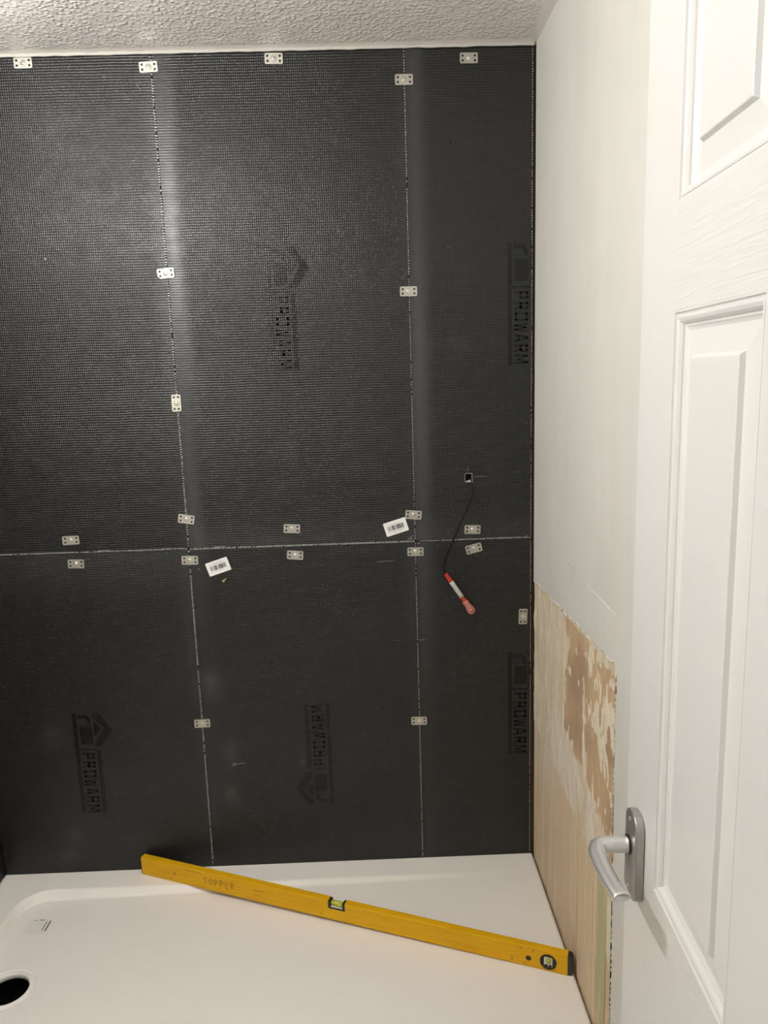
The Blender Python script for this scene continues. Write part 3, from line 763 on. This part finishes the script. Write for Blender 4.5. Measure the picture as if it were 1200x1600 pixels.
# top vial in its notch
bm = bmesh.new()
prism(bm, [(S0-.001, .031), (S1+.001, .031), (S1+.001, .0515), (S1-.006, .0515), (S1-.0065, .0355), (S0+.0065, .0355), (S0+.006, .0515), (S0-.001, .0515)], 'y', -.0006, W-.001)
vh = obj('vial_holder', bm, 'black_plastic', t, bevel=.0008)
bm = bmesh.new(); prism(bm, [(S0+.0068, .0356), (S1-.0068, .0356), (S1-.0068, .0385), (S0+.0068, .0385)], 'y', .0004, W-.003); obj('vial_bed', bm, 'vial_back', vh)
bm = bmesh.new(); lathe(bm, [(.001, S0+.0065), (.0062, S0+.0068), (.0064, (S0+S1)/2), (.0062, S1-.0068), (.001, S1-.0065)], 20, 'x', c=(0, .0075, .0445)); obj('vial', bm, 'vial', vh, smooth=True)
bm = bmesh.new(); lathe(bm, [(.0002, -.0055), (.0016, -.0045), (.0018, 0), (.0016, .0045), (.0002, .0055)], 12, 'x', c=((S0+S1)/2-.001, .0045, .0485)); obj('bubble', bm, 'vial_back', vh, smooth=True)
# end vial, round housing
SV, HV = 1.1345, .0245
bm = bmesh.new(); lathe(bm, [(.0192, .001), (.0190, -.0016), (.0150, -.0018), (.0146, -.0002), (.0001, -.0002)], 40, 'y', c=(SV, 0, HV)); rh = obj('vial_ring', bm, 'black_plastic', t)
obj('vial_window', boxes(((SV-.0098, -.0011, HV-.0120), (SV+.0098, -.0003, HV+.0130))), 'vial_back', rh, bevel=.0003)
bm = bmesh.new(); lathe(bm, [(.001, HV-.0005), (.0054, HV), (.0055, HV+.006), (.0054, HV+.012), (.001, HV+.0125)], 20, 'z', c=(SV+.001, .0012, 0)); obj('vial', bm, 'vial', rh, smooth=True)
obj('vial_mark', boxes(((SV-.0080, -.0070, HV-.0090), (SV-.0010, -.0008, HV-.0065)), ((SV+.002, -.0070, HV-.0090), (SV+.008, -.0008, HV-.0065))), 'black_plastic', rh)
bm = bmesh.new(); lathe(bm, [(.0065, .0005), (.0063, -.0005), (.0052, -.0006), (.0048, -.0001), (.0001, -.0001)], 24, 'y', c=(1.089, 0, .0225)); obj('hanging_hole', bm, 'black_plastic', t)
# hand-scratched name TOPPER and scuffs
bm = bmesh.new()
def lstroke(pts, w_=.0013):
    for a, b in zip(pts, pts[1:]):
        a, b = Vector((a[0], 0, a[1])), Vector((b[0], 0, b[1])); d = (b-a).normalized(); s = Vector((-d.z, 0, d.x))*w_/2
        vs = [bm.verts.new(v+Vector((0, yy, 0))) for yy in (-.0002, .0002) for v in (a+s-d*w_*.3, b+s+d*w_*.3, b-s+d*w_*.3, a-s-d*w_*.3)]
        for f in ((0, 1, 2, 3), (7, 6, 5, 4), (0, 4, 5, 1), (1, 5, 6, 2), (2, 6, 7, 3), (3, 7, 4, 0)): bm.faces.new([vs[i] for i in f])
G = {'T': [[(0, 1), (.9, 1)], [(.45, 1), (.45, 0)]], 'O': [[(.1, .3), (.1, .7), (.4, .95), (.7, .75), (.75, .25), (.4, .05), (.1, .3)]],
     'P': [[(.1, 0), (.1, 1), (.6, .95), (.75, .75), (.6, .5), (.1, .45)]], 'E': [[(.7, 1), (.1, .95), (.1, 0), (.7, .05)], [(.1, .5), (.6, .5)]],
     'R': [[(.1, 0), (.1, 1), (.6, .95), (.75, .75), (.6, .5), (.1, .45), (.75, 0)]]}
for k, ch in enumerate('TOPPER'):
    ox = .2045 + k*.0172; oz = .0155+.0015*(k % 2)+.001*k*.4
    for st in G[ch]: lstroke([(ox+px_*.0135, oz+pz_*.0195) for px_, pz_ in st], .0015 if k in (2, 3) else .0011)
obj('scratched_name', bm, 'pencil', t)
for pts in ([(.108, .030), (.114, .027), (.110, .023), (.116, .025)], [(.088, .023), (.090, .021)], [(.094, .010), (.102, .008)], [(1.060, .045), (1.066, .049), (1.072, .044), (1.076, .049)], [(1.098, .040), (1.102, .046), (1.106, .047)], [(1.050, .020), (1.052, .012), (1.048, .008)],
            [(1.076, .008), (1.086, .006)], [(1.165, .0485), (1.176, .047)], [(.36, .032), (.39, .033)], [(.15, .046), (.20, .0455)], [(.555, .012), (.560, .008)]):
    bm = bmesh.new(); lstroke(pts, .0012); obj('scuff', bm, 'pencil', t)

# ------------------------------------------------------------------ door
DA = math.radians(87.0)
dt = struct(thing('door_1', 'white moulded panel door standing open against the right wall', 'door', (-0.129, -1.767, 0.0), (0, 0, DA)))
del dt['label'], dt['category']
DW, DZ0, DZ1, TH = .762, .008, 2.15, .035
COLS_U = [(.118, .331), (.432, .644)]; ROWS = [(.215, .765), (.984, 1.682), (1.797, 2.030)]
PROF = [(0, 0), (.0012, -.0022), (.0030, -.0026), (.0036, -.0012), (.0060, -.0010), (.0095, -.0024), (.0120, -.0052), (.0130, -.0074), (.0150, -.0076), (.0165, -.0088), (.0195, -.0100), (.0450, -.0062), (.0478, -.0018), (.0490, -.0012)]
bm = bmesh.new()
us = sorted({0, DW, *[q for c_ in COLS_U for q in c_]}); zs = sorted({DZ0, DZ1, *[q for c_ in ROWS for q in c_]})
def quad(p, mi=0):
    f = bm.faces.new([bm.verts.new(q) for q in p]); f.material_index = mi
for i in range(len(us)-1):
    for j in range(len(zs)-1):
        if (us[i], us[i+1]) in COLS_U and (zs[j], zs[j+1]) in ROWS: continue
        rail = (us[i], us[i+1]) in COLS_U or (0 < i < len(us)-2 and not (zs[j], zs[j+1]) in ROWS)
        quad([(us[i], 0, zs[j]), (us[i+1], 0, zs[j]), (us[i+1], 0, zs[j+1]), (us[i], 0, zs[j+1])], 1 if rail else 0)
for u0, u1 in COLS_U:
    for z0, z1 in ROWS:
        prev = None
        for ins, dep in PROF:
            R4 = [(u0+ins, dep, z0+ins), (u1-ins, dep, z0+ins), (u1-ins, dep, z1-ins), (u0+ins, dep, z1-ins)]
            if prev:
                for k in range(4): quad([prev[k], prev[(k+1) % 4], R4[(k+1) % 4], R4[k]])
            prev = R4
        quad(prev)
quad([(0, -TH, DZ0), (DW, -TH, DZ0), (DW, -TH, DZ1), (0, -TH, DZ1)])
for a, b in (((0, DZ0), (DW, DZ0)), ((DW, DZ0), (DW, DZ1)), ((DW, DZ1), (0, DZ1)), ((0, DZ1), (0, DZ0))):
    quad([(a[0], 0, a[1]), (b[0], 0, b[1]), (b[0], -TH, b[1]), (a[0], -TH, a[1])])
bmesh.ops.remove_doubles(bm, verts=bm.verts, dist=1e-5)
obj('door_leaf', bm, ['door', 'door_rail'], dt)
# handle: backplate + lever
hp = bmesh.new(); cx_, z0_, z1_, hw = .7045, .932, 1.052, .0235
pts = []
for (sx, sz, r, c0_) in ((1, 1, .018, 0), (-1, 1, .018, 90), (-1, -1, .012, 180), (1, -1, .012, 270)):
    for k in range(7):
        th = math.radians(c0_+k*15); pts.append((cx_+sx*(hw-r)+r*math.cos(th), (z1_-r if sz > 0 else z0_+r)+r*math.sin(th)))
prism(hp, pts, 'y', .0002, .0125)
pl = obj('handle_plate', hp, 'plate_metal', dt, bevel=.0022)
bm = bmesh.new()
for zz in (1.040, .942): lathe(bm, [(.0030, .0124), (.0028, .0134), (.0008, .0136), (.0006, .0128)], 14, 'y', c=(cx_+.004, 0, zz))
obj('plate_screw', bm, 'screw_steel', pl)
hb = bmesh.new(); zh = 1.003; ux = cx_+.0035
path = [(ux, .0122, zh), (ux, .0125, zh), (ux, .022, zh), (ux, .034, zh), (ux, .042, zh), (ux-.0015, .049, zh), (ux-.006, .0550, zh), (ux-.013, .0580, zh), (ux-.024, .0590, zh), (ux-.040, .0590, zh), (ux-.060, .0580, zh+.0005), (ux-.080, .0560, zh+.001), (ux-.095, .0535, zh+.0015), (ux-.104, .0515, zh+.002), (ux-.107, .0510, zh+.002)]
ra = [.0125, .0110, .0108, .0108, .0110, .0112, .0114, .0114, .0114, .0112, .0110, .0108, .0108, .0108, .0106]
rb = [.0125, .0110, .0108, .0108, .0108, .0108, .0104, .0100, .0094, .0088, .0080, .0072, .0066, .0060, .0056]
sweep(hb, path, ra, rb, n=28, hollow=True)
lv = obj('lever', hb, 'satin', dt, smooth=True); lv['label'] = 'satin silver lever'
for o_ in (lv,):
    me = o_.data
    for p_ in me.polygons:
        if p_.area > 1e-4: p_.use_smooth = False
bm = bmesh.new(); lathe(bm, [(.0122, .0124), (.0128, .0150), (.0110, .0156)], 28, 'y', c=(ux, 0, zh)); obj('spindle_collar', bm, 'black_plastic', pl, smooth=True)

# ------------------------------------------------------------------ lamps
def bulb_fitting(pos, label, mt, r=.036):
    t = thing('ceiling_light', label, 'ceiling light', (pos[0], pos[1], ZC)); h = pos[2]-ZC
    bm = bmesh.new(); lathe(bm, [(.001, 0), (.045, -.0005), (.043, -.018), (.012, -.024), (.006, -.028), (.006, h+.080), (.020, h+.074), (.021, h+.042), (.017, h+r*.9), (.001, h+r*.8)], 32); obj('lamp_holder', bm, 'lamp_base', t, smooth=True)
    bm = bmesh.new(); bmesh.ops.create_uvsphere(bm, u_segments=24, v_segments=14, radius=r); bmesh.ops.translate(bm, verts=bm.verts, vec=(0, 0, h)); obj('bulb', bm, mt, t, smooth=True)
bulb_fitting(BULB, 'bare glowing bulb hanging in a white holder in mid room, above the view', 'bulb', .018)
bulb_fitting(BULB2, 'smaller bare bulb in a white holder near the left wall, just above the view', 'bulb2', .028)
